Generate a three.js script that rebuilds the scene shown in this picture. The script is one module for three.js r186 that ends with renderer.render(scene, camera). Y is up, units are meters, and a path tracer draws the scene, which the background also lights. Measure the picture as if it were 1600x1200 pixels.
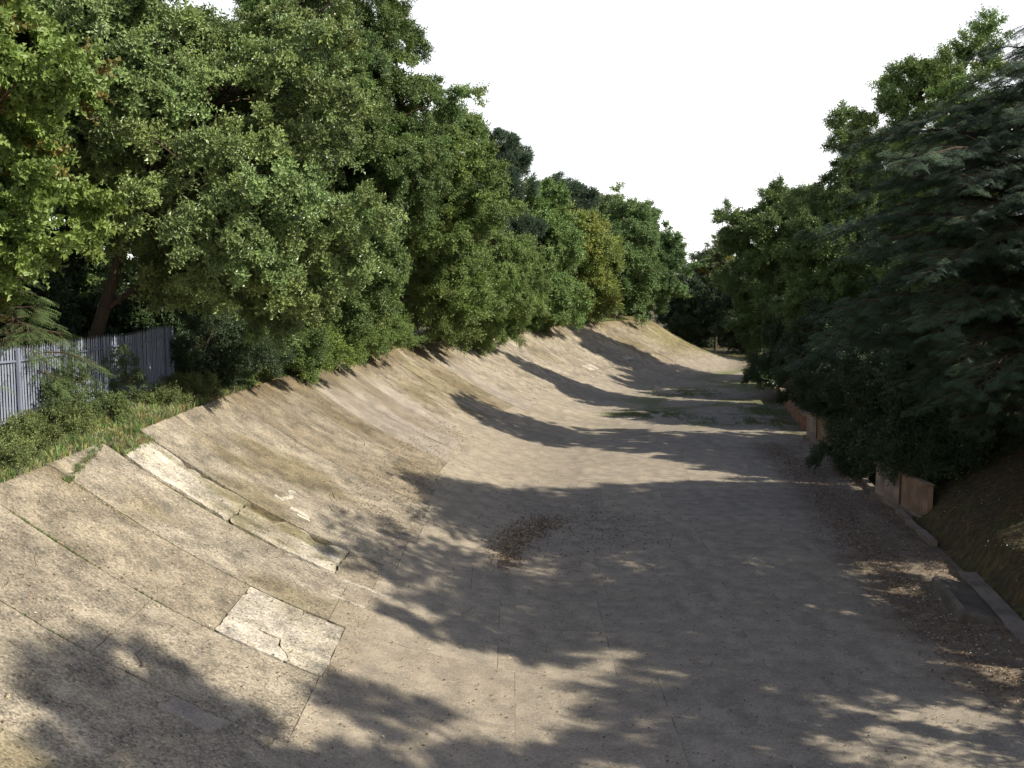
import * as THREE from 'three';
import { mergeGeometries } from 'three/addons/utils/BufferGeometryUtils.js';

// ------------------------------------------------------------------ camera, sky, sun, exposure
const W = 1024, H = 768;
const scene = new THREE.Scene();
const camera = new THREE.PerspectiveCamera(41.11, W / H, 0.2, 3000);
const EYE = 10;
camera.position.set(0, EYE, 0);
camera.rotation.set(-Math.atan(160 / 1600), 0, 0);
const SUN = new THREE.Vector3(0.760, 0.588, 0.277).normalize();
const sun = new THREE.DirectionalLight(new THREE.Color(1.0, 0.93, 0.81), 5.0);
sun.position.copy(SUN).multiplyScalar(150).add(new THREE.Vector3(5, 0, -60));
sun.target.position.set(5, 0, -60);
sun.castShadow = true;
sun.shadow.mapSize.set(4096, 4096);
Object.assign(sun.shadow.camera, { left: -110, right: 110, top: 110, bottom: -110, near: 1, far: 400 });
sun.shadow.camera.updateProjectionMatrix();
scene.add(sun, sun.target);
{
  const w = 256, h = 128, d = new Float32Array(w * h * 4);
  for (let j = 0; j < h; j++) for (let i = 0; i < w; i++) {
    const el = ((j + 0.5) / h - 0.5) * Math.PI, az = ((i + 0.5) / w - 0.5) * 2 * Math.PI;
    const dir = new THREE.Vector3(Math.cos(el) * Math.cos(az), Math.sin(el), Math.cos(el) * Math.sin(az));
    const up = Math.max(0, dir.y), c = Math.max(0, dir.dot(SUN));
    const t = 1 - Math.pow(1 - up, 1.9);  //                      // pale haze low down, blue overhead
    const glow = 0.35 * Math.pow(c, 6) + 0.5 * Math.pow(c, 40);
    const k = (j * w + i) * 4;
    d[k] = 1.34 * (1 - t) + 0.07 * t + glow; d[k + 1] = 1.34 * (1 - t) + 0.11 * t + glow * 0.97; d[k + 2] = 1.34 * (1 - t) + 0.25 * t + glow * 0.9; d[k + 3] = 1;
    if (dir.y < 0) { d[k] = 0.12; d[k + 1] = 0.12; d[k + 2] = 0.10; }
  }
  const sky = new THREE.DataTexture(d, w, h, THREE.RGBAFormat, THREE.FloatType);
  sky.mapping = THREE.EquirectangularReflectionMapping;
  sky.magFilter = sky.minFilter = THREE.LinearFilter;
  sky.needsUpdate = true;
  scene.background = sky; scene.environment = sky;
}
const EXPOSURE = 1.5;

// ------------------------------------------------------------------ small tools
function rng(seed) {
  let a = (seed * 2654435761) >>> 0;
  const f = () => { a = (a + 0x6D2B79F5) >>> 0; let t = a; t = Math.imul(t ^ (t >>> 15), t | 1); t ^= t + Math.imul(t ^ (t >>> 7), t | 61); return ((t ^ (t >>> 14)) >>> 0) / 4294967296; };
  for (let i = 0; i < 4; i++) f();
  return f;
}
const V3 = (x, y, z) => new THREE.Vector3(x, y, z);
const lerp = (a, b, t) => a + (b - a) * t, clamp = (x, a, b) => Math.min(b, Math.max(a, x));
const sm = (a, b, x) => { const t = clamp((x - a) / (b - a), 0, 1); return t * t * (3 - 2 * t); };
function hash2(i, j, s = 0) { let n = Math.imul(i, 374761393) + Math.imul(j, 668265263) + Math.imul(s, 2147483647 ^ 0x5bd1e995); n = Math.imul(n ^ (n >>> 13), 1274126177); return ((n ^ (n >>> 16)) >>> 0) / 4294967296; }
function vnoise(x, y, s = 0, per = 0) {
  const i = Math.floor(x), j = Math.floor(y), fx = x - i, fy = y - j, u = fx * fx * (3 - 2 * fx), v = fy * fy * (3 - 2 * fy);
  const w = per ? (a) => ((a % per) + per) % per : (a) => a;
  const i0 = w(i), i1 = w(i + 1), j0 = w(j), j1 = w(j + 1);
  return lerp(lerp(hash2(i0, j0, s), hash2(i1, j0, s), u), lerp(hash2(i0, j1, s), hash2(i1, j1, s), u), v);
}
function fbm(x, y, s = 0, oct = 4, per = 0) { let a = 0, w = 0.5, n = 0; for (let o = 0; o < oct; o++) { a += w * vnoise(x, y, s + o, per); n += w; x *= 2; y *= 2; per *= 2; w *= 0.5; } return a / n; }
const names = {};
function numbered(n) { const k = names[n] = (names[n] ?? -1) + 1; return k ? n + '_' + String(k).padStart(3, '0') : n; }
function tag(o, label, category, group, kind) { if (label) o.userData.label = label; if (category) o.userData.category = category; if (group) o.userData.group = group; if (kind) o.userData.kind = kind; return o; }
function shade(m) { m.castShadow = m.receiveShadow = true; return m; }
function mesh(name, geo, mat, parent) { const m = shade(new THREE.Mesh(geo, mat)); m.name = parent === scene ? numbered(name) : name; parent.add(m); return m; }
function thing(name, x, y, z, ry = 0) { const g = new THREE.Group(); g.name = numbered(name); g.position.set(x, y, z); g.rotation.y = ry; scene.add(g); return g; }
class Geo {                                           // a bag of triangles
  constructor() { this.p = []; this.c = []; this.u = []; }
  tri(a, b, c, col, ua, ub, uc) { for (const v of [a, b, c]) this.p.push(v.x, v.y, v.z); if (col) for (let i = 0; i < 3; i++) this.c.push(col[0], col[1], col[2]); if (ua) this.u.push(...ua, ...ub, ...uc); }
  quad(a, b, c, d, col, ua, ub, uc, ud) { this.tri(a, b, c, col, ua, ub, uc); this.tri(a, c, d, col, ua, uc, ud); }
  build() {
    const g = new THREE.BufferGeometry();
    g.setAttribute('position', new THREE.Float32BufferAttribute(this.p, 3));
    if (this.c.length) g.setAttribute('color', new THREE.Float32BufferAttribute(this.c, 3));
    g.setAttribute('uv', new THREE.Float32BufferAttribute(this.u.length === this.p.length / 3 * 2 ? this.u : new Array(this.p.length / 3 * 2).fill(0), 2));
    g.computeVertexNormals(); return g;
  }
}
// a tapered round tube through points, smooth, indexed
function tubes(list) {                                // list of {pts, rad, sides}
  const P = [], U = [], I = [];
  for (const { pts, rad, sides = 5 } of list) {
    let ref = V3(0.31, 0.17, 0.93), base = P.length / 3, len = 0;
    for (let i = 0; i < pts.length; i++) {
      const t = V3().subVectors(pts[Math.min(i + 1, pts.length - 1)], pts[Math.max(i - 1, 0)]).normalize();
      const a = V3().crossVectors(ref, t).normalize(), b = V3().crossVectors(t, a); ref = V3().crossVectors(t, a).cross(t).negate().lengthSq() > 0 ? ref : ref;
      if (i) len += pts[i].distanceTo(pts[i - 1]);
      for (let k = 0; k <= sides; k++) {
        const th = k / sides * 2 * Math.PI, r = rad[i] * (1 + 0.08 * Math.sin(3 * th + i));
        P.push(pts[i].x + r * (Math.cos(th) * a.x + Math.sin(th) * b.x), pts[i].y + r * (Math.cos(th) * a.y + Math.sin(th) * b.y), pts[i].z + r * (Math.cos(th) * a.z + Math.sin(th) * b.z));
        U.push(k / sides * 2 * Math.PI * rad[0], len);
      }
    }
    for (let i = 0; i < pts.length - 1; i++) for (let k = 0; k < sides; k++) { const q = base + i * (sides + 1) + k; I.push(q, q + 1, q + sides + 1, q + 1, q + sides + 2, q + sides + 1); }
  }
  const g = new THREE.BufferGeometry();
  g.setAttribute('position', new THREE.Float32BufferAttribute(P, 3)); g.setAttribute('uv', new THREE.Float32BufferAttribute(U, 2)); g.setIndex(I); g.computeVertexNormals(); return g;
}
function curve(a, b, bend, n = 5) { const o = []; for (let i = 0; i <= n; i++) { const t = i / n; o.push(V3().lerpVectors(a, b, t).addScaledVector(bend, 4 * t * (1 - t))); } return o; }

// ------------------------------------------------------------------ the lie of the land (x right, D ahead)
const CX = 148.5, D0 = 36, RR = 160, RI = 133, RIM = 5.45;
function toSV(x, D) { if (D < D0) return [D, 15.5 - x]; const r = Math.hypot(x - CX, D - D0); return [D0 + Math.atan2(D - D0, CX - x) * RR, r - RI]; }
function fromSV(s, v) { if (s < D0) return [15.5 - v, s]; const th = (s - D0) / RR, r = v + RI; return [CX - r * Math.cos(th), D0 + r * Math.sin(th)]; }
const xRight = (D) => 15.2 + 0.143 * (D - 33);
const endFade = (s) => 1 - sm(131, 149, s);
const bankH = (s, v) => RIM * Math.pow(clamp((v - 13.5) / 13.5, 0, 1), 1.85) * endFade(s);
function land(x, D) {
  const [s, v] = toSV(x, D);
  let y = bankH(s, v);
  if (v > 27) y += endFade(s) * (0.32 * sm(27, 29, v) + 0.3 * (fbm(x * 0.3, D * 0.3, 7) - 0.5) * sm(27, 30, v)) - 4 * sm(60, 200, v);
  const q = x - xRight(D);
  if (q > 0.5) {
    const zone = 1 - sm(88, 100, D);
    y += sm(0.5, 1.1, q) * (0.75 + 0.4 * fbm(x * 0.5, D * 0.5, 9)) * zone + Math.min(3.6, 0.52 * Math.max(0, q - 1)) * lerp(0.35, 1, zone) + 0.25 * (fbm(x * 0.7, D * 0.7, 3) - 0.5);
  }
  return y;
}

// ------------------------------------------------------------------ computed textures
function texture(n, fn, srgb = true) {
  const d = new Uint8Array(n * n * 4);
  for (let j = 0; j < n; j++) for (let i = 0; i < n; i++) { const c = fn(i / n, j / n, i, j), k = (j * n + i) * 4; d[k] = clamp(c[0], 0, 1) * 255; d[k + 1] = clamp(c[1], 0, 1) * 255; d[k + 2] = clamp(c[2], 0, 1) * 255; d[k + 3] = 255; }
  const t = new THREE.DataTexture(d, n, n); t.wrapS = t.wrapT = THREE.RepeatWrapping; t.magFilter = THREE.LinearFilter; t.minFilter = THREE.LinearMipmapLinearFilter; t.generateMipmaps = true;
  if (srgb) t.colorSpace = THREE.SRGBColorSpace; t.needsUpdate = true; return t;
}
function speckle(n, count, r0, r1, seed) {            // worn aggregate: light and dark stones
  const a = new Float32Array(n * n), R = rng(seed);
  for (let k = 0; k < count; k++) {
    const x = R() * n, y = R() * n, r = r0 + (r1 - r0) * R() * R(), val = (R() < 0.6 ? 1 : -1) * (0.4 + 0.6 * R());
    for (let j = Math.floor(y - r); j <= y + r; j++) for (let i = Math.floor(x - r); i <= x + r; i++) if ((i - x) ** 2 + (j - y) ** 2 < r * r) a[((j + n) % n) * n + ((i + n) % n)] = val;
  }
  return a;
}
const TS = 1024;
function concreteMaps(seed, rough, nSpeck, ribs) {
  const sp = speckle(TS, nSpeck, 1.2, rough > 0.6 ? 8.5 : 5.5, seed), f = new Float32Array(TS * TS);
  for (let j = 0; j < TS; j++) for (let i = 0; i < TS; i++) {
    const u = i / TS, v = j / TS;
    f[j * TS + i] = 0.55 * (fbm(u * 10, v * 10, seed, 5, 10) - 0.5) + 0.45 * (fbm(u * 90, v * 90, seed + 9, 3, 90) - 0.5) + (ribs ? 0.16 * (vnoise(u * 140, v * 10, seed + 3, 10) - 0.5) : 0);
  }
  const map = texture(TS, (u, v, i, j) => { const q = f[j * TS + i], s = sp[j * TS + i]; const t = 0.80 + rough * q + (rough > 0.6 ? 0.18 : 0.14) * s; return [t, t * (0.985 - 0.02 * q), t * (0.955 - 0.05 * q)]; });
  const bump = texture(TS, (u, v, i, j) => { const t = 0.5 + 0.7 * f[j * TS + i] + 0.22 * sp[j * TS + i]; return [t, t, t]; }, false);
  return { map, bump };
}
const cRough = concreteMaps(11, 0.85, 15000, false), cSmooth = concreteMaps(23, 0.45, 13000, false), cPale = concreteMaps(37, 0.75, 14000, true);
function concrete(maps, r, g, b, bump) { return new THREE.MeshStandardMaterial({ map: maps.map, bumpMap: maps.bump, bumpScale: bump, color: new THREE.Color().setRGB(r, g, b), roughness: 0.93, vertexColors: true }); }
const rough4 = [], smooth4 = [];
for (const [r, g, b] of [[0.372, 0.328, 0.256], [0.336, 0.291, 0.220], [0.396, 0.352, 0.280], [0.352, 0.309, 0.240], [0.318, 0.269, 0.194]]) rough4.push(concrete(cRough, r, g, b, 0.02));
for (const [r, g, b] of [[0.440, 0.388, 0.306], [0.418, 0.366, 0.288], [0.456, 0.400, 0.312], [0.402, 0.356, 0.286]]) smooth4.push(concrete(cSmooth, r, g, b, 0.008));
const greyBank = concrete(cSmooth, 0.405, 0.360, 0.308, 0.012);
const paleMat = concrete(cPale, 0.56, 0.520, 0.450, 0.018), whiteMat = concrete(cPale, 0.70, 0.66, 0.57, 0.01);
const soilTex = texture(512, (u, v) => { const q = fbm(u * 24, v * 24, 5, 5, 24), m = fbm(u * 6, v * 6, 8, 4, 6); const t = 0.35 + 0.6 * q; return [t * lerp(0.9, 0.75, m), t * lerp(0.74, 0.76, m), t * lerp(0.52, 0.45, m)]; });
const soilBump = texture(512, (u, v) => { const q = fbm(u * 32, v * 32, 15, 5, 32); return [q, q, q]; }, false);
const soilMat = new THREE.MeshStandardMaterial({ map: soilTex, bumpMap: soilBump, bumpScale: 0.06, color: new THREE.Color().setRGB(0.26, 0.24, 0.22), roughness: 1, vertexColors: true });
const dirtMat = new THREE.MeshStandardMaterial({ map: soilTex, bumpMap: soilBump, bumpScale: 0.03, color: new THREE.Color().setRGB(0.42, 0.38, 0.33), roughness: 1 });
const barkTex = texture(512, (u, v) => { const q = fbm(u * 40, v * 8, 31, 4, 8); const t = 0.25 + 0.75 * q; return [t, t * 0.9, t * 0.76]; });
const barkBump = texture(512, (u, v) => { const q = Math.abs(fbm(u * 40, v * 8, 31, 4, 8) - 0.5) * 2; return [q, q, q]; }, false);
const bark = new THREE.MeshStandardMaterial({ map: barkTex, bumpMap: barkBump, bumpScale: 0.03, color: new THREE.Color().setRGB(0.22, 0.19, 0.155), roughness: 0.95 });
const pinkBark = new THREE.MeshStandardMaterial({ map: barkTex, bumpMap: barkBump, bumpScale: 0.03, color: new THREE.Color().setRGB(0.30, 0.19, 0.13), roughness: 0.95 });

// ------------------------------------------------------------------ ground
{
  const line = (a, b, fine0, fine1, step) => { const o = []; for (let x = a; x < fine0 - 12; x += 12 + Math.abs(x - fine0) * 0.12) o.push(x); for (let x = fine0; x <= fine1; x += step) o.push(x); for (let x = fine1 + 6, k = 6; x < b; x += k, k *= 1.25) o.push(x); o.push(b); return o; };
  const xs = line(-700, 700, -34, 44, 0.45), ds = line(-60, 1500, -6, 165, 0.8);
  const P = [], C = [], U = [], I = [], nx = xs.length, nd = ds.length;
  for (const D of ds) for (const x of xs) {
    const [s, v] = toSV(x, D), q = x - xRight(D);
    const onTrack = s > -4 && s < 166 && v < 27.1 && q < 0.2;
    P.push(x, land(x, D) - (onTrack ? 0.09 : 0), -D); U.push(x / 3, D / 3);
    const n = fbm(x * 0.4, D * 0.4, 2), g = sm(0.35, 0.65, n) * (v > 27 || s > 160 ? 0.75 : 0.3);
    const dryRim = s < 150 ? (1 - sm(28.2, 29.6, v)) * sm(26.9, 27.2, v) : 0; const br = (0.8 + 0.4 * fbm(x * 1.7, D * 1.7, 6)) * (1 + 1.1 * dryRim);
    C.push(br * lerp(1, 0.78, g), br * lerp(1, 1.08, g), br * lerp(1, 0.62, g));
  }
  for (let j = 0; j < nd - 1; j++) for (let i = 0; i < nx - 1; i++) { const a = j * nx + i; I.push(a, a + 1, a + nx, a + 1, a + nx + 1, a + nx); }
  const g = new THREE.BufferGeometry();
  g.setAttribute('position', new THREE.Float32BufferAttribute(P, 3)); g.setAttribute('color', new THREE.Float32BufferAttribute(C, 3)); g.setAttribute('uv', new THREE.Float32BufferAttribute(U, 2)); g.setIndex(I); g.computeVertexNormals();
  tag(mesh('ground', g, soilMat, scene), 'bare brown earth and leaf mould beside and beyond the banked track', null, null, 'structure');
}

// ------------------------------------------------------------------ the banked concrete track, slab by slab
const track = thing('track', 0, 0, 0);
tag(track, 'old banked concrete motor track of cast slabs curving away to the right', null, null, 'structure');
function vRight(s) { let lo = -6, hi = 14; for (let k = 0; k < 24; k++) { const m = (lo + hi) / 2, [x, D] = fromSV(s, m); if (x > xRight(D) + 0.25) lo = m; else hi = m; } return (lo + hi) / 2; }
const leafy = [[1.2, 38.5, 2.2], [0.8, 35.5, 1.4]];   // where leaves have gathered
const dirtBand = [[1100, 16.0, 62], [0, 15.2, 52], [0, 14.2, 43], [0, 13.2, 36], [0, 12.6, 30], [0, 12.2, 24]].map((a) => [a[1], a[2]]);
function bandDist(x, D) { let m = 99; for (let i = 0; i < dirtBand.length - 1; i++) { const [ax, ad] = dirtBand[i], [bx, bd] = dirtBand[i + 1], t = clamp(((x - ax) * (bx - ax) + (D - ad) * (bd - ad)) / ((bx - ax) ** 2 + (bd - ad) ** 2), 0, 1); m = Math.min(m, Math.hypot(x - lerp(ax, bx, t), D - lerp(ad, bd, t))); } return m; }
function wear(x, D, s, v) {                           // dirt, moss and bleaching that belong to the concrete itself
  let r = 1, g = 1, b = 1;
  const big = fbm(s * 0.16, v * 0.22, 41, 3), streak = fbm(s * 1.15, v * 0.16, 43, 4), fine = fbm(s * 1.6, v * 1.6, 47, 3);
  const up = sm(18.5, 21.5, v);
  let t = 1 + 0.30 * (big - 0.5) + lerp(0.12, 0.55, up) * (streak - 0.5) + lerp(0.2, 0.42, up) * (fine - 0.5) + lerp(0.08, 0.34, up) * (fbm(s * 4.5, v * 4.5, 49, 2) - 0.5);
  const moss = up * sm(0.52, 0.72, fbm(s * 0.35 + 9, v * 0.3, 53, 4)) * 0.38;
  const rim = sm(25.4, 27.2, v + 1.4 * (fbm(s * 0.7, 3, 57) - 0.5)) * 0.42 * sm(34, 46, s);
  r = t * (1 - 0.85 * moss) * (1 - 0.7 * rim); g = t * (1 - 0.92 * moss) * (1 - 0.85 * rim); b = t * (1 - 1.25 * moss) * (1 - 1.15 * rim);
  const endMoss = sm(120, 132, s) * sm(18, 22, v) * 0.45 * (0.6 + 0.8 * fbm(s * 0.5, v * 0.4, 87)); r *= 1 - endMoss * 0.75; g *= 1 - endMoss * 0.8; b *= 1 - endMoss * 1.3;
  const bd = bandDist(x, D), band = (1 - sm(0.4, 2.2, bd + 1.6 * (fbm(x * 0.8, D * 0.8, 61) - 0.5))) * 0.42;
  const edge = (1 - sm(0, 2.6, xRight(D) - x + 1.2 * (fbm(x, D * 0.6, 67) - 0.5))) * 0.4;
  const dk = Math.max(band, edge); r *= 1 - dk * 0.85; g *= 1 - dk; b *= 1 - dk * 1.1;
  const far = sm(68, 80, s) * (1 - sm(13, 16, v)) * sm(0.45, 0.62, fbm(s * 0.22, v * 0.3, 71, 4)) * 0.5;
  r *= 1 - far * 1.0; g *= 1 - far * 0.75; b *= 1 - far * 1.35;
  return [r, g, b];
}
function slab(s0, s1, v0, v1, mat, step, opt = {}) {
  const { lift = 0, gap = 0.012, jag = 0.012, seed = 1, name = 'slab', left, right, low, high, clean = 0, scrape = 0 } = opt;
  const ns = Math.max(2, Math.ceil((s1 - s0) / step)), vLow = typeof v0 === "function" ? v0(s0) : v0, nv = Math.max(2, Math.ceil(Math.max(v1 - vLow, 0.3) / step));
  const P = [], C = [], U = [], I = [], du = hash2(seed, 5) * 7, dv = hash2(seed, 6) * 7;
  const flat = seed >= 900 && seed < 970 ? 0 : vLow < 18 ? 0.4 : 1.6, tA = (hash2(seed, 1) - 0.5) * 0.016 * flat, tB = (hash2(seed, 2) - 0.5) * 0.012 * flat, up = (hash2(seed, 3) - 0.5) * 0.012 * flat + lift;
  const put = (a, b, drop) => {
    const sMid = lerp(s0, s1, a);
    const vv0 = typeof v0 === 'function' ? v0(sMid) : v0;
    let s = lerp(s0 + gap, s1 - gap, a), v = lerp(vv0 + gap, v1 - gap, b);
    if (left) s += (1 - a) * left(v); if (right) s += a * right(v);
    if (low) v += (1 - b) * low(s); if (high) v += b * high(s);
    if (a === 0 || a === 1) s += jag * (fbm(v * 3, s0, seed) - 0.5) * 2;
    if (b === 0 || b === 1) v += jag * (fbm(s * 3, v1, seed + 3) - 0.5) * 2;
    const [x, D] = fromSV(s, v);
    P.push(x, bankH(s, v) + up + tA * (a - 0.5) + tB * (b - 0.5) - drop, -D); U.push(s / 4 + du, v / 4 + dv);
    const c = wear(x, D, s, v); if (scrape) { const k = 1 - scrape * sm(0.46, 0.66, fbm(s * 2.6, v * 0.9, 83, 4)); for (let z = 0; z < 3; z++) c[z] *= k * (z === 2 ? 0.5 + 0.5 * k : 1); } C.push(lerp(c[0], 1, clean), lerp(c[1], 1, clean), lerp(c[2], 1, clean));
  };
  for (let j = 0; j <= nv; j++) for (let i = 0; i <= ns; i++) put(i / ns, j / nv, 0);
  const w = ns + 1;
  for (let j = 0; j < nv; j++) for (let i = 0; i < ns; i++) { const q = j * w + i; I.push(q, q + w, q + 1, q + 1, q + w, q + w + 1); }
  const ring = []; for (let i = 0; i < ns; i++) ring.push([i, 0]); for (let j = 0; j < nv; j++) ring.push([ns, j]); for (let i = ns; i > 0; i--) ring.push([i, nv]); for (let j = nv; j > 0; j--) ring.push([0, j]);
  const g0 = new THREE.BufferGeometry(); g0.setAttribute('position', new THREE.Float32BufferAttribute(P.slice(), 3)); g0.setIndex(I.slice()); g0.computeVertexNormals();
  const N = Array.from(g0.attributes.normal.array), base = P.length / 3;
  for (const [i, j] of ring) { const q = j * w + i; for (const dr of [0, 0.1 + lift]) { P.push(P[q * 3], P[q * 3 + 1] - dr, P[q * 3 + 2]); U.push(U[q * 2] + dr * 0.2, U[q * 2 + 1] + dr * 0.2); C.push(C[q * 3], C[q * 3 + 1], C[q * 3 + 2]); } }
  for (let k = 0; k < ring.length; k++) { const a = base + k * 2, b = base + ((k + 1) % ring.length) * 2; I.push(a, b, a + 1, b, b + 1, a + 1); }
  const g = new THREE.BufferGeometry(); g.setAttribute('position', new THREE.Float32BufferAttribute(P, 3)); g.setAttribute('color', new THREE.Float32BufferAttribute(C, 3)); g.setAttribute('uv', new THREE.Float32BufferAttribute(U, 2)); g.setIndex(I); g.computeVertexNormals();
  const nn = g.attributes.normal.array; for (let k = 0; k < base * 3; k++) nn[k] = N[k];
  return mesh(name, g, mat, track);
}
{
  const rows = [5.5, 8.8, 12.1, 15.3, 18.6, 21.9, 25.2, 28.6, 31.3, 34.6, 37.6, 41.0, 44.2, 47.5, 50.8, 54.2, 57.3, 60.6, 64, 67.4, 70.6, 74, 77.4, 81, 84.2, 88, 92, 96, 100, 104, 108.5, 113, 118, 123, 128, 133, 138, 143, 148, 153, 158];
  const cols = [4, 8, 11.9, 15.75, 19.7, 23.4, 27.0];
  for (let i = 0; i < rows.length - 1; i++) {
    const s0 = rows[i], s1 = rows[i + 1], step = s0 < 45 ? 0.2 : s0 < 80 ? 0.6 : 1.1;
    const far = s0 > 66;
    // bank
    const bank = (a, b, k) => {
      const seed = i * 17 + k;
      if (s0 === 21.9 && a < 22) {                  // the pale cracked patch, then the rough rest of its strip
        const crack = (v) => 0.22 * (fbm(v * 2.2, 1, 5) - 0.5) * 2 + 0.14 * Math.sin(v * 3.1);
        slab(21.95, 25.1, 19.72, 20.8, paleMat, 0.12, { seed: 901, clean: 0.3, scrape: 0.22, gap: 0.006, jag: 0.05, high: (s) => crack(s * 0.8), lift: 0.0 });
        slab(23.0, 25.15, 20.8, 22.08, paleMat, 0.12, { seed: 902, clean: 0.3, scrape: 0.22, gap: 0.006, jag: 0.03, low: (s) => crack(s * 0.8), lift: 0.0 });
        slab(21.97, 23.0, 20.8, 22.06, paleMat, 0.12, { seed: 903, clean: 0.5, gap: 0.008, jag: 0.04, low: (s) => crack(s * 0.8), right: (v) => 0.1 * Math.sin(v * 5) });
        slab(s0, s1, 22.1, b, rough4[1], step, { seed }); return;
      }
      if (s0 === 28.6 && k >= 4) {                   // the long scraped pale strip
        if (k === 4) {
          slab(s0, s1, a, 20.6, rough4[1], step, { seed, high: (s) => 0.25 * (fbm(s * 2.5, 2, 8) - 0.5) });
          slab(28.7, 31.2, 20.65, 23.6, paleMat, 0.15, { seed: 905, clean: 0, scrape: 0.5, jag: 0.09, low: (s) => 0.25 * (fbm(s * 2.5, 2, 8) - 0.5), right: (v) => -0.5 * sm(0.45, 0.7, fbm(v * 1.3, 7, 3)), high: (s) => 0.5 * (fbm(s * 1.4, 5, 9) - 0.5), left: (v) => 0.2 * (fbm(v * 2, 4, 3)), lift: 0.004 });
        } else slab(28.7, 31.2, 23.65, 26.6, paleMat, 0.15, { seed: 906, clean: 0, scrape: 0.34, jag: 0.07, low: (s) => 0.5 * (fbm(s * 1.4, 5, 9) - 0.5), left: (v) => 0.35 * (fbm(v * 2, 4, 3)), right: (v) => -0.4 * sm(0.5, 0.75, fbm(v * 1.5, 9, 3)), lift: 0.002 });
        return;
      }
      const grey = (s0 > 50 && s0 < 60 && k === 4) || (s0 > 53 && s0 < 60 && k === 5) || (s0 > 73 && s0 < 76);
      const mat = grey ? greyBank : rough4[Math.floor(hash2(i, k, 77) * rough4.length)];
      const at = { seed, lift: grey ? 0.012 : 0, gap: far ? 0.02 : 0.014, jag: 0.03 };
      if (!far && hash2(i, k, 131) < 0.6) {          // cracked right across
        const m = lerp(a + 0.8, b - 0.8, hash2(i, k, 133)), cr = (s) => 0.45 * (fbm(s * 1.1, k, 135 + i, 2) - 0.5) * 2 + 0.2 * (fbm(s * 5, k, 137 + i, 2) - 0.5);
        slab(s0, s1, a, m, mat, Math.min(step, 0.25), { ...at, high: cr }); slab(s0, s1, m, b, mat, Math.min(step, 0.25), { ...at, low: cr, gap: 0.012 }); return;
      }
      slab(s0, s1, a, b, mat, step, at);
    };
    const v4 = { 18.6: 19.75, 21.9: 19.7, 25.2: 20.15, 28.6: 19.5, 31.3: 19.1, 34.6: 18.8, 37.6: 18.9, 41: 19.0, 44.2: 19.2, 47.5: 19.3, 50.8: 19.6, 54.2: 19.6, 57.3: 20.6, 60.6: 21.2 }[s0] ?? 19.5 + 1.4 * (hash2(i, 9, 3) - 0.5), topV = cols[6] + (s0 < 27 ? 0.25 : 0);
    cols[4] = v4;
    if (s0 === 28.6 || hash2(i, 4, 91) < 0.25) { bank(v4, cols[5], 4); bank(cols[5], topV, 5); } else bank(v4, topV, 4);
    // smoother running surface
    if (!far) {
      const sv = cols.map((c, k) => (k > 0 && k < 4 ? c + 2.2 * (hash2(i >> 1, k, 201) - 0.5) : c)); sv[0] = 4;
      for (let k = 0; k < 4; k++) slab(s0, s1, sv[k], sv[k + 1], smooth4[Math.floor(hash2(i >> 1, k, 5) * 4)], step, { seed: i * 29 + k, gap: 0.003, jag: 0.014 });
      slab(s0, s1, vRight, cols[0], smooth4[3], step, { seed: i * 31, gap: 0.006 });
    } else {
      const mid = fromSV(s0, 12), ok = mid[1] < 139;
      slab(s0, s1, cols[2], cols[4], smooth4[Math.floor(hash2(i, 3, 5) * 4)], step, { seed: i * 29, gap: 0.012 });
      if (ok && vRight(s1) < cols[2] - 0.5) slab(s0, s1, vRight, cols[2], smooth4[3], step, { seed: i * 31, gap: 0.012 });
    }
  }
  // scraps of pale mortar left on the bank
  for (const [s0, s1, v0, v1, k] of [[33.2, 34.6, 22.9, 23.05, 1], [33.0, 33.25, 23.0, 23.3, 2], [32.6, 32.9, 22.1, 22.7, 3], [32.3, 32.45, 22.0, 22.4, 4], [26.9, 27.05, 19.5, 20.4, 5], [28.4, 28.58, 18.9, 20.3, 6], [54.3, 54.45, 20.6, 24.5, 7], [101, 103.5, 20.5, 21.4, 8], [112, 115, 21, 21.6, 9]])
    slab(s0, s1, v0, v1, k >= 5 ? paleMat : whiteMat, 0.12, { seed: 950 + k, lift: 0.010, gap: 0, jag: 0.10, clean: 0.6, name: 'mortar_patch' });
  // smooth cement repair low on the near bank
  slab(17.9, 18.5, 20.9, 21.9, greyBank, 0.1, { seed: 960, lift: 0.03, gap: 0, jag: 0.12, clean: 0.8, name: 'cement_repair' });
}

// ------------------------------------------------------------------ leaves and twigs
const LEAF = (t, r) => new THREE.MeshPhysicalMaterial({ color: 0xffffff, vertexColors: true, roughness: r, transmission: t, thickness: 0, specularIntensity: 0.8 });
const leafMat = LEAF(0.36, 0.58), glossyLeaf = LEAF(0.22, 0.38), needleMat = LEAF(0.15, 0.85), dryMat = new THREE.MeshStandardMaterial({ color: 0xffffff, vertexColors: true, roughness: 0.9 });
function leafAt(G, R, base, dir, up, len, wid, tint) {
  const side = V3().crossVectors(dir, up).normalize(), n = V3().crossVectors(side, dir);
  const fold = 0.25 + 0.25 * R();
  const tip = base.clone().addScaledVector(dir, len).addScaledVector(n, -0.18 * len), mid = base.clone().addScaledVector(dir, len * 0.5);
  const l = mid.clone().addScaledVector(side, wid / 2).addScaledVector(n, wid * fold), r = mid.clone().addScaledVector(side, -wid / 2).addScaledVector(n, wid * fold);
  const c = [tint, tint * (0.97 + 0.06 * R()), tint * (0.92 + 0.16 * R())];
  G.tri(base, l, tip, c); G.tri(base, tip, r, c);
}
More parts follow.
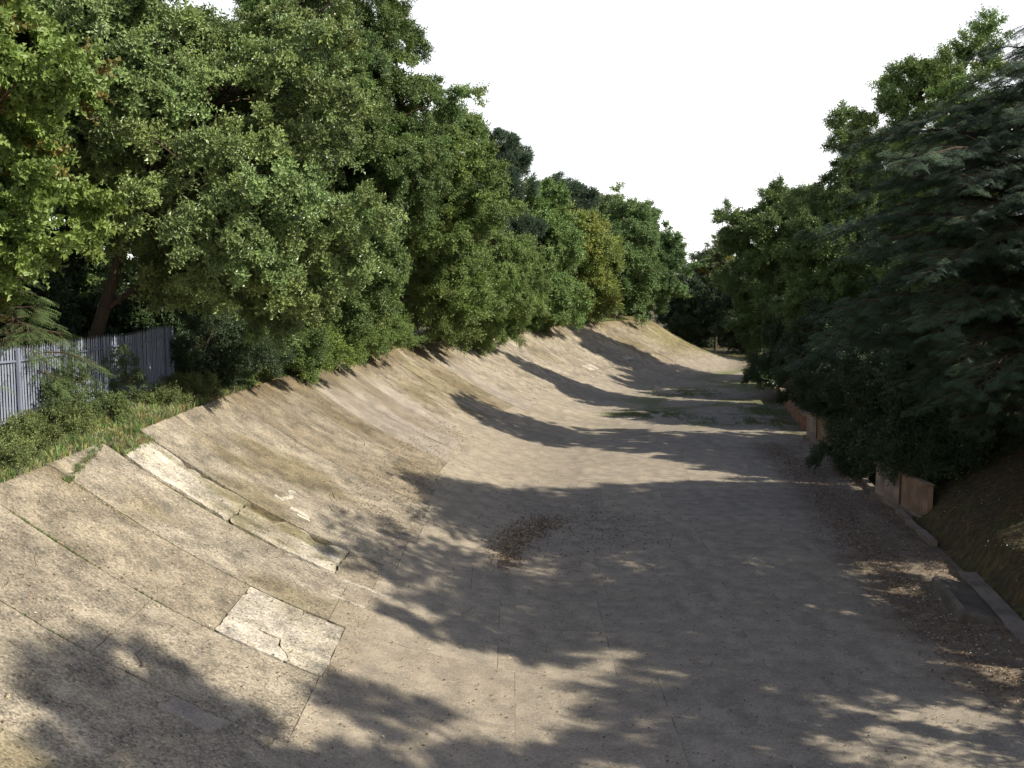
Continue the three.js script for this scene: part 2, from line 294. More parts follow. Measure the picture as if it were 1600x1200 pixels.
function broadSprig(seed, { len = 0.55, twigs = 6, leaves = 7, leaf = 0.095, width = 0.55 }) {
  const R = rng(seed), G = new Geo();
  const axisPts = [];
  for (let t = 0; t < twigs; t++) {
    const along = t / (twigs - 1 || 1), az = t * 2.4 + R(), tilt = t === twigs - 1 ? 0.1 : 0.6 + 0.5 * R();
    const b = V3(0, len * 0.55 * along, 0), d = V3(Math.sin(tilt) * Math.cos(az), Math.cos(tilt), Math.sin(tilt) * Math.sin(az)).normalize(), L = len * (0.35 + 0.35 * R());
    axisPts.push([b, b.clone().addScaledVector(d, L)]);
    for (let k = 0; k < leaves; k++) {
      const f = (k + 0.6) / leaves, p = b.clone().addScaledVector(d, L * f), a2 = k * 2.4 + R() * 1.2;
      const e = V3(Math.cos(a2), 0.25 * (R() - 0.2), Math.sin(a2)), dd = d.clone().multiplyScalar(k === leaves - 1 ? 1.4 : 0.55).addScaledVector(e, 0.9).normalize();
      const up = V3(0.5 * (R() - 0.5), 1, 0.5 * (R() - 0.5)).addScaledVector(d, 0.5).normalize();
      const sz = leaf * (0.7 + 0.6 * R());
      leafAt(G, R, p, dd, up, sz, sz * width * (0.85 + 0.3 * R()), 0.85 + 0.3 * R());
    }
  }
  const tw = [0.30, 0.24, 0.16];
  for (const [a, b] of axisPts) { const s = V3(0.004, 0, 0.002); G.tri(a.clone().sub(s), a.clone().add(s), b, tw); }
  return G.build();
}
function needleFrond(seed, { len = 1, twigs = 22, spread = 0.40, needle = 0.055, droop = 0.14, hang = 0, density = 9, width = 0.013 }) {
  const R = rng(seed), G = new Geo(), at = (y) => V3(0, y, -droop * y * y);
  const tw = [0.75, 0.6, 0.4];
  const dress = (a, b, n) => {
    const d = V3().subVectors(b, a).normalize(), s = V3(-d.y, d.x, 0).normalize();
    G.tri(a.clone().addScaledVector(s, 0.006), a.clone().addScaledVector(s, -0.006), b, tw);
    for (let k = 0; k < n; k++) for (const q of [-1, 1]) {
      const p = V3().lerpVectors(a, b, (k + 0.5 * R()) / n), dd = d.clone().multiplyScalar(0.75).addScaledVector(s, q * (0.5 + 0.4 * R())).add(V3(0, 0, 0.35 * (R() - 0.25))).normalize();
      const w = V3().crossVectors(dd, V3(R() - 0.5, R() - 0.5, 1)).normalize().multiplyScalar(width / 2), l = needle * (0.8 + 0.4 * R()), c = 0.8 + 0.4 * R();
      G.tri(p.clone().add(w), p.clone().sub(w), p.clone().addScaledVector(dd, l), [c, c, c]);
    }
  };
  dress(at(0), at(len * 0.5), density); dress(at(len * 0.5), at(len), density);
  for (let t = 0; t < twigs; t++) {
    const y = len * (0.06 + 0.9 * t / twigs), L = spread * len * (1.05 - 0.8 * y / len) * (0.75 + 0.5 * R()), q = t % 2 ? 1 : -1, a = at(y);
    const b = a.clone().add(V3(q * L * 0.8, L * 0.55, -droop * L - hang * L * (0.6 + 0.5 * R()) + 0.04 * (R() - 0.5)));
    dress(a, b, Math.max(3, Math.round(density * L * 2)));
  }
  return G.build();
}
function pineTuft(seed) {
  const R = rng(seed), G = new Geo();
  for (let s = 0; s < 5; s++) {
    const az = s * 2.4 + R(), tilt = s ? 0.5 + 0.5 * R() : 0.1, d = V3(Math.sin(tilt) * Math.cos(az), Math.cos(tilt), Math.sin(tilt) * Math.sin(az)), L = 0.32 + 0.15 * R();
    for (let k = 0; k < 34; k++) {
      const p = d.clone().multiplyScalar(L * (0.25 + 0.75 * k / 34)), a = k * 2.4, e = V3(Math.cos(a), 0.2 * R(), Math.sin(a)), dd = d.clone().multiplyScalar(0.9).addScaledVector(e, 0.75).normalize();
      const w = V3().crossVectors(dd, V3(R() - 0.5, R() - 0.5, R() - 0.5)).normalize().multiplyScalar(0.008), c = 0.75 + 0.5 * R();
      G.tri(p.clone().add(w), p.clone().sub(w), p.clone().addScaledVector(dd, 0.13 * (0.8 + 0.4 * R())), [c, c, c]);
    }
    G.tri(V3(0.006, 0, 0), V3(-0.006, 0, 0), d.clone().multiplyScalar(L), [0.9, 0.6, 0.35]);
  }
  return G.build();
}
const S = {
  oak: [1, 2, 3].map((k) => broadSprig(k, { len: 0.62, twigs: 7, leaves: 7, leaf: 0.125, width: 0.58 })),
  beam: [4, 5, 6].map((k) => broadSprig(k, { len: 0.62, twigs: 7, leaves: 7, leaf: 0.12, width: 0.62 })),
  maple: [7, 8].map((k) => broadSprig(k, { len: 0.62, twigs: 6, leaves: 6, leaf: 0.155, width: 0.85 })),
  far: [9, 10, 11].map((k) => broadSprig(k, { len: 0.85, twigs: 7, leaves: 6, leaf: 0.19, width: 0.64 })),
  birch: [12].map((k) => broadSprig(k, { len: 0.7, twigs: 6, leaves: 9, leaf: 0.07, width: 0.7 })),
  bramble: [13, 14].map((k) => broadSprig(k, { len: 0.5, twigs: 6, leaves: 6, leaf: 0.085, width: 0.65 })),
  cedar: [15, 16].map((k) => needleFrond(k, { len: 0.8, twigs: 16, spread: 0.62, needle: 0.085, width: 0.028, density: 8, droop: 0.3, hang: 0.3 })),
  spruce: [17].map((k) => needleFrond(k, { len: 0.8, twigs: 18, spread: 0.36, hang: 0.5, needle: 0.04, density: 10, width: 0.012 })),
  pine: [18, 19].map((k) => pineTuft(k)),
};
// one InstancedMesh of sprigs
const _m = new THREE.Matrix4(), _q = new THREE.Quaternion(), _s = V3(), _c = new THREE.Color();
function crown(name, geo, mat, items, parent) {       // items: {p, y, z, s, c}  y = axis of the sprig, z = its face
  const im = shade(new THREE.InstancedMesh(geo, mat, items.length)); im.name = name; im.userData.kind = 'stuff';
  const X = V3(), Y = V3(), Z = V3();
  items.forEach((it, i) => {
    Y.copy(it.y).normalize(); X.crossVectors(Y, it.z).normalize(); Z.crossVectors(X, Y);
    _m.makeBasis(X, Y, Z); _m.scale(_s.set(it.s, it.s, it.s)); _m.setPosition(it.p); im.setMatrixAt(i, _m);
    im.setColorAt(i, _c.setRGB(it.c[0], it.c[1], it.c[2]));
  });
  parent.add(im); return im;
}
const rdir = (R) => { const z = 2 * R() - 1, a = 2 * Math.PI * R(), r = Math.sqrt(1 - z * z); return V3(r * Math.cos(a), z, r * Math.sin(a)); };

// ------------------------------------------------------------------ broadleaved trees and shrubs
let seedNo = 100;
function makeTree(o) {
  // o: name,label,category,group, at:[x,D], lobes:[[x,y,D, rx,ry,rd, n]] absolute, kind, mat, col, tr (trunk radius), cr, sp, ss, hueJit, tip
  const seed = o.seed ?? seedNo++; const R = rng(seed);
  const [bx, bD] = o.at, by = land(bx, bD) - 0.12, t = thing(o.name, bx, by, -bD);
  tag(t, o.label, o.category ?? 'tree', o.group);
  const cr = o.cr ?? 1.0, sp = o.sp ?? 60, ss = o.ss ?? 1, clumps = [];
  for (const [lx, ly, lD, rx, ry, rd, n] of o.lobes) {
    const c = V3(lx - bx, ly - by, -(lD - bD)), k0 = clumps.length;
    for (let tries = 0; clumps.length - k0 < n && tries < n * 30; tries++) {
      const d = rdir(R), f = Math.pow(0.10 + 0.90 * R(), 0.42), lump = (0.52 + 0.95 * fbm(d.x * 2.1 + 5 + lx, d.y * 2.1 + d.z * 1.9 + 5, seed, 3)) * (R() < 0.14 ? 1.16 : 1);
      const p = V3(d.x * rx, d.y * ry, d.z * rd).multiplyScalar(f * lump).add(c);
      if (p.y + by < land(p.x + bx, bD - p.z) + (o.floor ?? 0.5)) continue;
      if (clumps.some((q) => q.p.distanceTo(p) < cr * 0.62)) continue;
      clumps.push({ p, r: cr * (0.5 + 0.85 * R()), c, rad: [rx, ry, rd], f });
    }
  }
  // trunk
  const mid = V3(); clumps.forEach((q) => mid.add(q.p)); mid.multiplyScalar(1 / clumps.length);
  const top = clumps.reduce((a, q) => Math.max(a, q.p.y), 0);
  const lean = V3(mid.x, top * 0.8, mid.z), tr = o.tr ?? 0.22, bend = V3((R() - 0.5) * 0.6, 0, (R() - 0.5) * 0.6);
  const stems = o.stems ?? 1, trunkPts = curve(V3(0, 0, 0), lean, bend, 9);
  if (o.straight) trunkPts.forEach((p, i) => { const f = sm(0.25, 1, i / 9); p.x = lean.x * f + bend.x * 0.3 * Math.sin(i); p.z = lean.z * f; });
  const trunkAt = (y) => { const f = clamp(y / lean.y, 0, 1) * 9, i = Math.min(8, Math.floor(f)); return V3().lerpVectors(trunkPts[i], trunkPts[i + 1], f - i); };
  const list = [];
  for (let k = 0; k < stems; k++) { const off = V3(k ? (R() - 0.5) * 1.6 : 0, 0, k ? (R() - 0.5) * 1.0 : 0); list.push({ pts: trunkPts.map((p, i) => p.clone().addScaledVector(off, i === 0 ? 0.35 : i / 6)), rad: trunkPts.map((p, i) => tr * (i === 0 ? 1.5 : 1.12 - 0.1 * i) * (k ? 0.75 : 1)), sides: 9 }); }
  mesh(o.stemName ?? 'trunk', tubes(list), o.bark ?? bark, t);
  // limbs: clumps gathered round far-apart seeds
  const nl = Math.min(o.limbs ?? 7, clumps.length), seeds = [clumps[0]];
  while (seeds.length < nl) { let best = null, bd = -1; for (const q of clumps) { const d = Math.min(...seeds.map((s) => s.p.distanceTo(q.p))); if (d > bd) { bd = d; best = q; } } seeds.push(best); }
  const groups = seeds.map(() => []);
  for (const q of clumps) { let b = 0, bd = 1e9; seeds.forEach((s, i) => { const d = s.p.distanceTo(q.p); if (d < bd) { bd = d; b = i; } }); groups[b].push(q); }
  for (const gq of groups) {
    if (!gq.length) continue;
    const c = V3(); gq.forEach((q) => c.add(q.p)); c.multiplyScalar(1 / gq.length);
    const hd = Math.hypot(c.x - mid.x, c.z - mid.z), a = trunkAt(clamp(c.y - hd * 0.55 - 0.4, top * 0.14, lean.y * 0.95));
    const main = curve(a, c, V3((R() - 0.5) * 0.5, 0.12 * a.distanceTo(c), (R() - 0.5) * 0.5), 6), r0 = tr * 0.42;
    const L = [{ pts: main, rad: main.map((p, i) => lerp(r0, r0 * 0.35, i / 6)), sides: 6 }];
    for (const q of gq) { const k = 2 + Math.floor(R() * 4.5), st = main[Math.min(6, k)]; const br = curve(st, q.p, V3((R() - 0.5) * 0.4, 0.1 * st.distanceTo(q.p), (R() - 0.5) * 0.4), 4); L.push({ pts: br, rad: br.map((p, i) => lerp(r0 * 0.4, 0.012, i / 4)), sides: 4 }); }
    mesh('limb', tubes(L), o.bark ?? bark, t);
  }
  // foliage
  const items = [], col = o.col, jit = o.jit ?? 0.16;
  for (const q of clumps) {
    const out = V3().subVectors(q.p, q.c).divide(V3(...q.rad)).normalize(), cl = 1 + jit * 1.3 * (R() - 0.5), hu = (R() - 0.5) * jit;
    const warm = o.warm && R() < o.warm[0] ? o.warm.slice(1) : null;
    const n = Math.round(sp * (q.r / cr) ** 2);
    const sub = []; for (let k = 0; k < (o.sprays ?? 9); k++) { const d = rdir(R).addScaledVector(out, 0.55); d.y = d.y * 0.75 + 0.12; sub.push({ d: d.normalize(), l: 0.75 + 0.6 * R(), b: 1 + 0.22 * (R() - 0.5) }); }
    for (let k = 0; k < n; k++) {
      const sp1 = sub[k % sub.length], w = Math.sqrt(0.06 + 0.94 * R()), rr = q.r * w * sp1.l, d = sp1.d;
      const p = V3(d.x, d.y * 0.8 - (o.weep ?? 0.04) * w * w * 2.2, d.z).multiplyScalar(rr).addScaledVector(rdir(R), q.r * (0.26 - 0.12 * w)).add(q.p);
      const y = d.clone().multiplyScalar(0.9).add(V3(0.9 * (R() - 0.5), -(o.weep ?? 0.04) * 2 * w + 0.6 * (R() - 0.5), 0.9 * (R() - 0.5)));
      const b = sp1.b * cl * (1 + jit * (R() - 0.5)), base = warm && R() < 0.65 ? warm : col;
      items.push({ p, y, z: rdir(R), s: ss * (0.75 + 0.5 * R()), c: [base[0] * b * (1 + 0.5 * hu), base[1] * b, base[2] * b * (1 - 0.4 * hu)] });
    }
  }
  const kinds = S[o.kind]; const im = crown(o.leafName ?? 'crown', kinds[seed % kinds.length], o.mat ?? leafMat, items, t);
  stats.sprigs += items.length;
  return t;
}
const stats = { sprigs: 0 };
const OAK = [0.156, 0.228, 0.064], BEAM = [0.222, 0.292, 0.106], BRIGHT = [0.215, 0.300, 0.064], DARK = [0.062, 0.098, 0.038], MID = [0.194, 0.272, 0.070];
const LG = null;
// left bank, near to far
makeTree({ name: 'maple_tree', label: 'bright yellow-green maple with orange tints at the far left above the steel fence', at: [-16.2, 24.5], tr: 0.28, kind: 'maple', col: BRIGHT, warm: [0.16, 0.24, 0.19, 0.045], lobes: [[-15.2, 14.2, 25.5, 3.9, 4.6, 3.4, 95], [-15.4, 11.2, 26.5, 2.0, 1.6, 2.0, 16]], cr: 0.85, sp: 46, ss: 0.9 });
makeTree({ name: 'whitebeam_tree', label: 'broad grey-green tree with glinting leaves and a leaning trunk behind the steel fence', at: [-15.6, 36.5], tr: 0.25, kind: 'beam', mat: glossyLeaf, col: BEAM, lobes: [[-11.2, 15.0, 36.0, 5.2, 4.8, 4.6, 150], [-9.2, 11.2, 37.5, 3.0, 2.4, 2.6, 40], [-13.6, 17.6, 35, 3.2, 2.6, 3.0, 44]], cr: 0.9, sp: 60, ss: 0.92, jit: 0.3 });
makeTree({ name: 'oak_tree', label: 'tallest dark oak of the left bank, its crown cut by the picture top', at: [-13.2, 55], tr: 0.45, kind: 'oak', col: OAK, lobes: [[-10.2, 20.2, 54, 5.8, 6.6, 5.4, 170], [-6.4, 17.0, 57, 2.6, 4.4, 3, 40], [-10.5, 10.8, 53, 5.0, 4.6, 4.4, 90]], cr: 1.05, sp: 62, jit: 0.26 });
makeTree({ name: 'oak_tree', label: 'oak with two bare stems showing at the top edge of the bank', at: [-8.9, 70.2], tr: 0.36, stems: 2, straight: true, kind: 'oak', col: MID, lobes: [[-5.9, 16.6, 69, 5.2, 5.6, 5.0, 160], [-10.4, 9.6, 63.5, 2.7, 3.0, 3.2, 50], [-4.4, 9.0, 74, 2.7, 3.0, 3, 40]], cr: 1.05, sp: 58, jit: 0.26 });
makeTree({ name: 'hornbeam_tree', label: 'low bushy tree hanging over the rim just below the dark blue-green pine', at: [-5.4, 82], tr: 0.25, kind: 'oak', col: MID, lobes: [[-3.6, 11.0, 81, 4.8, 4.2, 4.0, 115], [-1.6, 8.0, 85.5, 3.2, 2.4, 3, 40]], cr: 1.05, sp: 54, weep: 0.12 });
makeTree({ name: 'pine_tree', label: 'dark blue-green pine rising behind the low bushy tree at the middle of the left bank', at: [-3.4, 97], tr: 0.32, bark: pinkBark, straight: true, kind: 'pine', mat: needleMat, col: [0.07, 0.115, 0.062], lobes: [[-1.6, 20.2, 95, 2.6, 3.2, 2.6, 66], [-2.4, 15.2, 96, 3.9, 3.8, 3.6, 110]], cr: 0.9, sp: 64, ss: 1.25, limbs: 10 });
makeTree({ name: 'lime_tree', label: 'fresh green tree to the right of the dark pine, leaves reaching the rim', at: [1.4, 103.5], tr: 0.28, kind: 'far', col: [0.190, 0.285, 0.078], lobes: [[2.6, 12.4, 103, 4.0, 6.2, 3.8, 105], [3.0, 8.4, 101.5, 3.6, 2.6, 3.0, 40]], cr: 1.1, sp: 38 });
makeTree({ name: 'maple_tree', label: 'yellowing tree in the middle of the far left row', at: [7.0, 113.5], tr: 0.26, kind: 'far', col: [0.235, 0.300, 0.068], warm: [0.34, 0.29, 0.31, 0.06], lobes: [[7.8, 12.2, 113, 3.4, 5.4, 3.4, 85], [9.4, 9.0, 112.6, 2.0, 2.4, 2, 20]], cr: 1.05, sp: 36 });
makeTree({ name: 'oak_tree', label: 'rounded green tree second from the right end of the left row', at: [11.9, 122], tr: 0.28, kind: 'far', col: [0.160, 0.250, 0.075], lobes: [[12.6, 12.8, 122, 3.5, 5.8, 3.4, 95]], cr: 1.1, sp: 36 });
makeTree({ name: 'oak_tree', label: 'rounded dark green oak at the right end of the left row', at: [16.6, 130.5], tr: 0.3, kind: 'far', col: [0.142, 0.228, 0.072], lobes: [[16.9, 12.4, 130, 4.5, 6.2, 4.2, 125], [15.4, 16.4, 130, 2.6, 2.6, 2.6, 32]], cr: 1.1, sp: 36 });
makeTree({ name: 'pine_tree', label: 'distant pine whose dark top stands above the yellowing tree', at: [5.8, 131], tr: 0.34, bark: pinkBark, straight: true, kind: 'pine', mat: needleMat, col: [0.075, 0.12, 0.065], lobes: [[6.9, 20.0, 130, 2.6, 2.8, 2.6, 50], [6.4, 15.5, 130, 3.2, 3.0, 3.0, 60]], cr: 1.0, sp: 50, ss: 1.6, limbs: 8 });
makeTree({ name: 'ash_tree', label: 'pale green treetop showing between the distant pine and the right end of the left row', at: [11.0, 141], tr: 0.3, kind: 'far', col: [0.19, 0.25, 0.09], lobes: [[11.4, 15.6, 140, 4.4, 5.2, 4.0, 90]], cr: 1.2, sp: 34 });
// behind the left row
for (const [x, D, y, r, h, lab] of [[-20, 47, 16, 5.6, 7, 'dark oak deep in the wood behind the leaning trunk'], [-17, 66, 15, 5.4, 7.5, 'dark oak deep in the wood behind the tallest oak'], [-11.5, 84, 15, 5, 6.5, 'dark oak in the wood left of the dark pine'], [-25, 36, 13, 5, 5.5, 'dark oak in the wood behind the steel fence at the left edge'], [-5, 112, 14, 5.5, 6.5, 'dark oak in the wood behind the fresh green tree']])
  makeTree({ name: 'oak_tree', label: lab, at: [x, D], tr: 0.32, kind: 'far', col: OAK, lobes: [[x + 0.5, y, D, r, h, r, 90]], cr: 1.35, sp: 36, limbs: 5 });
for (const [x, D, y, r, h, n, lab] of [[-19.5, 39.5, 7.6, 2.8, 2.8, 50, 'dark holly under the leaning trunk behind the steel fence'], [-17.6, 46, 8.0, 2.6, 3.0, 50, 'dark holly behind the end of the steel fence'], [-22, 33, 8.0, 3.4, 3.2, 60, 'dark holly behind the spruce'], [-26, 46, 9, 4.5, 4, 60, 'dark holly farthest back behind the steel fence'], [-15.8, 54, 8.6, 2.6, 3.2, 40, 'dark holly at the foot of the tallest oak']])
  makeTree({ name: 'holly_bush', label: lab, category: 'bush', at: [x, D], tr: 0.12, stemName: 'stem', leafName: 'foliage', kind: 'far', mat: glossyLeaf, col: DARK, lobes: [[x, y, D, r, h, r * 1.2, n]], cr: 1.0, sp: 30, ss: 0.8, limbs: 4, floor: 0.2 });
// right side, far to near
makeTree({ name: 'oak_tree', label: 'tall open-crowned oak standing above the cedar, its top against the sky', at: [24.6, 58], tr: 0.42, kind: 'oak', col: MID, lobes: [[24.8, 19.0, 57, 4.4, 4.2, 3.8, 58], [22.8, 16.6, 58, 2.4, 2.4, 2.4, 16], [25.4, 12.5, 58, 4.6, 4.6, 4.2, 70]], cr: 0.8, sp: 44, jit: 0.3 });
makeTree({ name: 'poplar_tree', label: 'narrow upright tree left of the cedar rising above its neighbours', at: [26.4, 80], tr: 0.3, straight: true, kind: 'oak', col: OAK, lobes: [[25.4, 18.8, 79, 1.7, 3.6, 1.7, 18], [25.2, 13.5, 79, 3.4, 4.4, 3.2, 70], [24.6, 8.0, 79, 3.4, 4.2, 3.2, 60]], cr: 0.95, sp: 56, ss: 1.2 });
makeTree({ name: 'oak_tree', label: 'spreading oak on the right where the track ends, boughs reaching left into the sky', at: [28.6, 106], tr: 0.38, kind: 'oak', col: OAK, lobes: [[26.0, 14.2, 104, 4.6, 4.2, 4.0, 62], [27.4, 7.8, 104, 4.6, 5.0, 4.4, 90], [30.4, 16.0, 102, 4.0, 3.0, 3.4, 26]], cr: 1.1, sp: 56, ss: 1.3 });
makeTree({ name: 'laurel_bush', label: 'dark bush beside the brick wall with one low branch reaching over the concrete', category: 'bush', at: [25.3, 88], tr: 0.16, stemName: 'stem', leafName: 'foliage', kind: 'oak', mat: glossyLeaf, col: DARK, lobes: [[25.8, 5.2, 88, 3.0, 4.0, 3.4, 66], [22.0, 2.4, 87, 1.7, 0.7, 1.0, 9]], cr: 0.9, sp: 56, ss: 1.1 });
makeTree({ name: 'birch_tree', label: 'slender birch with yellowing top beyond the end of the track', at: [29.8, 150], tr: 0.18, straight: true, kind: 'far', col: [0.19, 0.25, 0.10], warm: [0.25, 0.25, 0.21, 0.03], lobes: [[29.8, 10.2, 150, 2.4, 5.0, 2.4, 44], [27.2, 8.8, 151, 1.8, 4.6, 1.8, 30], [30.6, 14.4, 150, 0.9, 1.8, 0.9, 7]], cr: 1.0, sp: 30 });
for (const [x, D, y, r, h, lab] of [[24.5, 147, 5.2, 2.8, 5.2, 'dark holly at the left of the dark trees closing the end of the track'], [32.6, 143, 5.6, 3.6, 5.4, 'dark tree behind the birch at the end of the track'], [29.0, 157, 4.0, 4.2, 4.2, 'low dark tree furthest off at the end of the track'], [36.5, 128, 8, 4.5, 7.5, 'dark tree behind the spreading oak on the right']])
  makeTree({ name: 'holly_tree', label: lab, at: [x, D], tr: 0.2, kind: 'far', col: DARK, lobes: [[x, y, D, r, h, r, 70]], cr: 1.15, sp: 38, floor: 0.2, limbs: 5 });
for (const [x, D, y, r, h, lab] of [[33, 92, 9, 5, 8, 'dark tree standing behind the narrow upright tree'], [31, 70, 9, 4.6, 7, 'dark tree between the cedar and the narrow upright tree'], [36, 52, 11, 5, 8, 'dark tree behind the cedar']])
  makeTree({ name: 'yew_tree', label: lab, at: [x, D], tr: 0.3, kind: 'far', col: DARK, lobes: [[x - 1, y, D, r, h, r, 100]], cr: 1.3, sp: 40, limbs: 6 });
for (const [x, D, y, r, h, n, lab] of [[21.6, 71, 4.6, 2.6, 4.4, 46, 'dark evergreen bush behind the near end of the brick wall'], [20.9, 62, 4.4, 2.4, 3.6, 42, 'dark evergreen bush over the far pair of painted wall panels'], [20.2, 53, 4.4, 2.8, 3.6, 50, 'dark evergreen bush spilling down between the two painted walls'], [19.6, 44.8, 5.4, 2.3, 3.9, 64, 'dark evergreen bush hanging over the near painted wall']])
  makeTree({ name: 'yew_bush', label: lab, category: 'bush', at: [x + 0.8, D], tr: 0.12, stemName: 'stem', leafName: 'foliage', kind: 'bramble', col: DARK, lobes: [[x, y, D, r, h, r * 1.3, n], ...(D < 50 ? [[18.2, 2.5, 44.6, 1.2, 0.8, 2.2, 14]] : D > 60 && D < 65 ? [[19.7, 2.5, 62.4, 1.0, 0.8, 2.0, 10]] : D === 53 ? [[18.4, 1.4, 52, 1.6, 1.2, 3.2, 20]] : [])], cr: 0.75, sp: 60, ss: 1.15, floor: 0.3, limbs: 4 });
// beyond the right edge of the picture, felt by their shadows
makeTree({ name: 'oak_tree', label: 'oak just outside the right edge that shades the near concrete', at: [23, 22.5], tr: 0.4, kind: 'oak', col: OAK, lobes: [[22.0, 14.8, 21.6, 4.0, 6.6, 3.8, 54], [21, 8.4, 16.8, 4.4, 5.0, 3.4, 30], [20.8, 7.5, 27.5, 4, 6, 4, 56]], cr: 0.9, sp: 40, ss: 1.1 });
makeTree({ name: 'oak_tree', label: 'tall oak beside the bridge that shades the foreground', at: [22.5, 7.5], tr: 0.42, kind: 'oak', col: OAK, lobes: [[21.4, 14.0, 10.8, 4.0, 7.0, 3.8, 62], [21.4, 21.4, 7.6, 2.8, 4.6, 2.4, 30]], cr: 0.9, sp: 40, ss: 1.1 });
makeTree({ name: 'oak_tree', label: 'oak behind the cedar that deepens the shade on the right', at: [29, 38], tr: 0.4, kind: 'far', col: OAK, lobes: [[28, 11, 38, 5.0, 8, 6, 120]], cr: 1.2, sp: 38 });

// ------------------------------------------------------------------ conifers with layered boughs
function makeConifer(o) {
  const seed = o.seed, R = rng(seed), [bx, bD] = o.at, by = land(bx, bD) - 0.12, t = thing(o.name, bx, by, -bD);
  tag(t, o.label, 'tree');
  const pts = []; for (let i = 0; i <= 9; i++) pts.push(V3(0.15 * Math.sin(i * 1.3), o.h * i / 9, 0.12 * Math.cos(i * 1.1) - 0.12));
  mesh('trunk', tubes([{ pts, rad: pts.map((p, i) => o.tr * (i ? 1.05 - 0.105 * i : 1.4)), sides: 9 }]), bark, t);
  const items = [];
  for (let b = 0; b < o.n; b++) {
    const f = (b + 0.5) / o.n, y = lerp(o.y0, o.h * 0.97, f), az = b * 2.39996 + 0.5 * R(), L = o.reach(f, az) * (0.78 + 0.4 * R());
    if (L < 0.3) continue;
    const dir = V3(Math.cos(az), 0, Math.sin(az)), a = V3(0, y, 0), rise = o.rise(f) * L, sag = o.sag * L;
    const main = []; for (let i = 0; i <= 7; i++) { const u = i / 7; main.push(a.clone().addScaledVector(dir, L * u).add(V3(0, rise * Math.sin(u * 1.7) - sag * u * u, 0)).add(V3(0.2 * u * (R() - 0.5), 0.1 * (R() - 0.5) * u, 0.2 * u * (R() - 0.5)))); }
    const list = [{ pts: main, rad: main.map((p, i) => lerp(0.022 + 0.011 * L, 0.008, i / 7)), sides: 5 }];
    const side = V3(-dir.z, 0, dir.x), cb = 1 + 0.35 * (R() - 0.5);
    const frond = (p, d, s) => { const z = V3(1.3 * (R() - 0.5), 1, 1.3 * (R() - 0.5)), c = cb * (0.85 + 0.3 * R()); items.push({ p, y: d.clone().add(V3(0, (R() - 0.6) * 0.25 - o.dip, 0)), z: z.negate().negate(), s: s * o.fs, c: o.col.map((k) => k * c) }); };
    const nb = Math.max(3, Math.round(L * o.bl));
    for (let k = 0; k < nb; k++) {
      const u = lerp(0.22, 1, (k + R() * 0.6) / nb), fi = Math.min(6.999, u * 7), i = Math.floor(fi), p = V3().lerpVectors(main[i], main[i + 1], fi - i);
      const q = k % 2 ? 1 : -1, l = (0.25 + 0.55 * Math.sin(Math.PI * clamp(u * 0.85 + 0.1, 0, 1))) * Math.min(2.2, L * 0.36) * (0.6 + 0.6 * R());
      const d = dir.clone().multiplyScalar(0.75).addScaledVector(side, q * (0.7 + 0.4 * R())).normalize(), e = p.clone().addScaledVector(d, l).add(V3(0, -o.sag * l * 0.5 + (o.ruff ?? 0.08) * (R() - 0.5), 0));
      list.push({ pts: [p, e], rad: [0.012, 0.005], sides: 3 });
      const nf = Math.max(2, Math.round(l / 0.34));
      for (let j = 0; j < nf; j++) { const w = (j + 0.5 + 0.3 * R()) / nf; frond(V3().lerpVectors(p, e, w * 0.95), d.clone().multiplyScalar(0.8).addScaledVector(dir, 0.3).addScaledVector(side, (R() - 0.5) * 1.1), 0.65 + 0.4 * R()); }
    }
    frond(main[6], dir.clone(), 0.9); frond(main[7].clone().addScaledVector(dir, -0.4), dir.clone(), 1.0);
    mesh('bough', tubes(list), bark, t);
  }
  stats.sprigs += items.length;
  crown('crown', S[o.kind][0], needleMat, items, t);
  return t;
}
const cedarReach = (big, small) => (f, az) => (f < 0.14 ? big * 0.66 : f < 0.6 ? big : lerp(big, small, (f - 0.6) / 0.4)) * (1 - 0.16 * Math.cos(az)) * (Math.sin(az) < -0.25 ? 0.68 : 1);
makeConifer({ name: 'cedar_tree', seed: 501, label: 'large dark cedar with flat layered boughs filling the right side of the picture', at: [19.7, 37], h: 16.6, tr: 0.5, y0: 3.0, n: 190, kind: 'cedar', col: [0.050, 0.090, 0.042], reach: cedarReach(7.0, 1.6), rise: (f) => 0.12 + 0.25 * f, sag: 0.2, bl: 6.0, fs: 0.66, dip: 0.16, ruff: 0.9 });
makeConifer({ name: 'cedar_tree', seed: 503, label: 'second cedar, only its bough tips showing at the top right corner', at: [18.6, 25.4], h: 17.2, tr: 0.45, y0: 3, n: 80, kind: 'cedar', col: [0.050, 0.090, 0.042], reach: (f, az) => (f < 0.74 ? 3.7 : lerp(3.9, 2.4, (f - 0.74) / 0.26)) * (1 - 0.16 * Math.cos(az)), rise: (f) => 0.12 + 0.25 * f, sag: 0.18, bl: 4.6, fs: 0.75, dip: 0.12, ruff: 0.9 });
makeConifer({ name: 'spruce_tree', seed: 502, label: 'young green spruce drooping over the steel fence at the left edge', at: [-14.95, 30.4], h: 4.8, tr: 0.08, y0: 1.5, n: 34, kind: 'spruce', col: [0.105, 0.170, 0.055], reach: (f) => lerp(2.5, 0.7, f), rise: () => 0.30, sag: 0.45, bl: 5, fs: 0.8, dip: 0.35 });

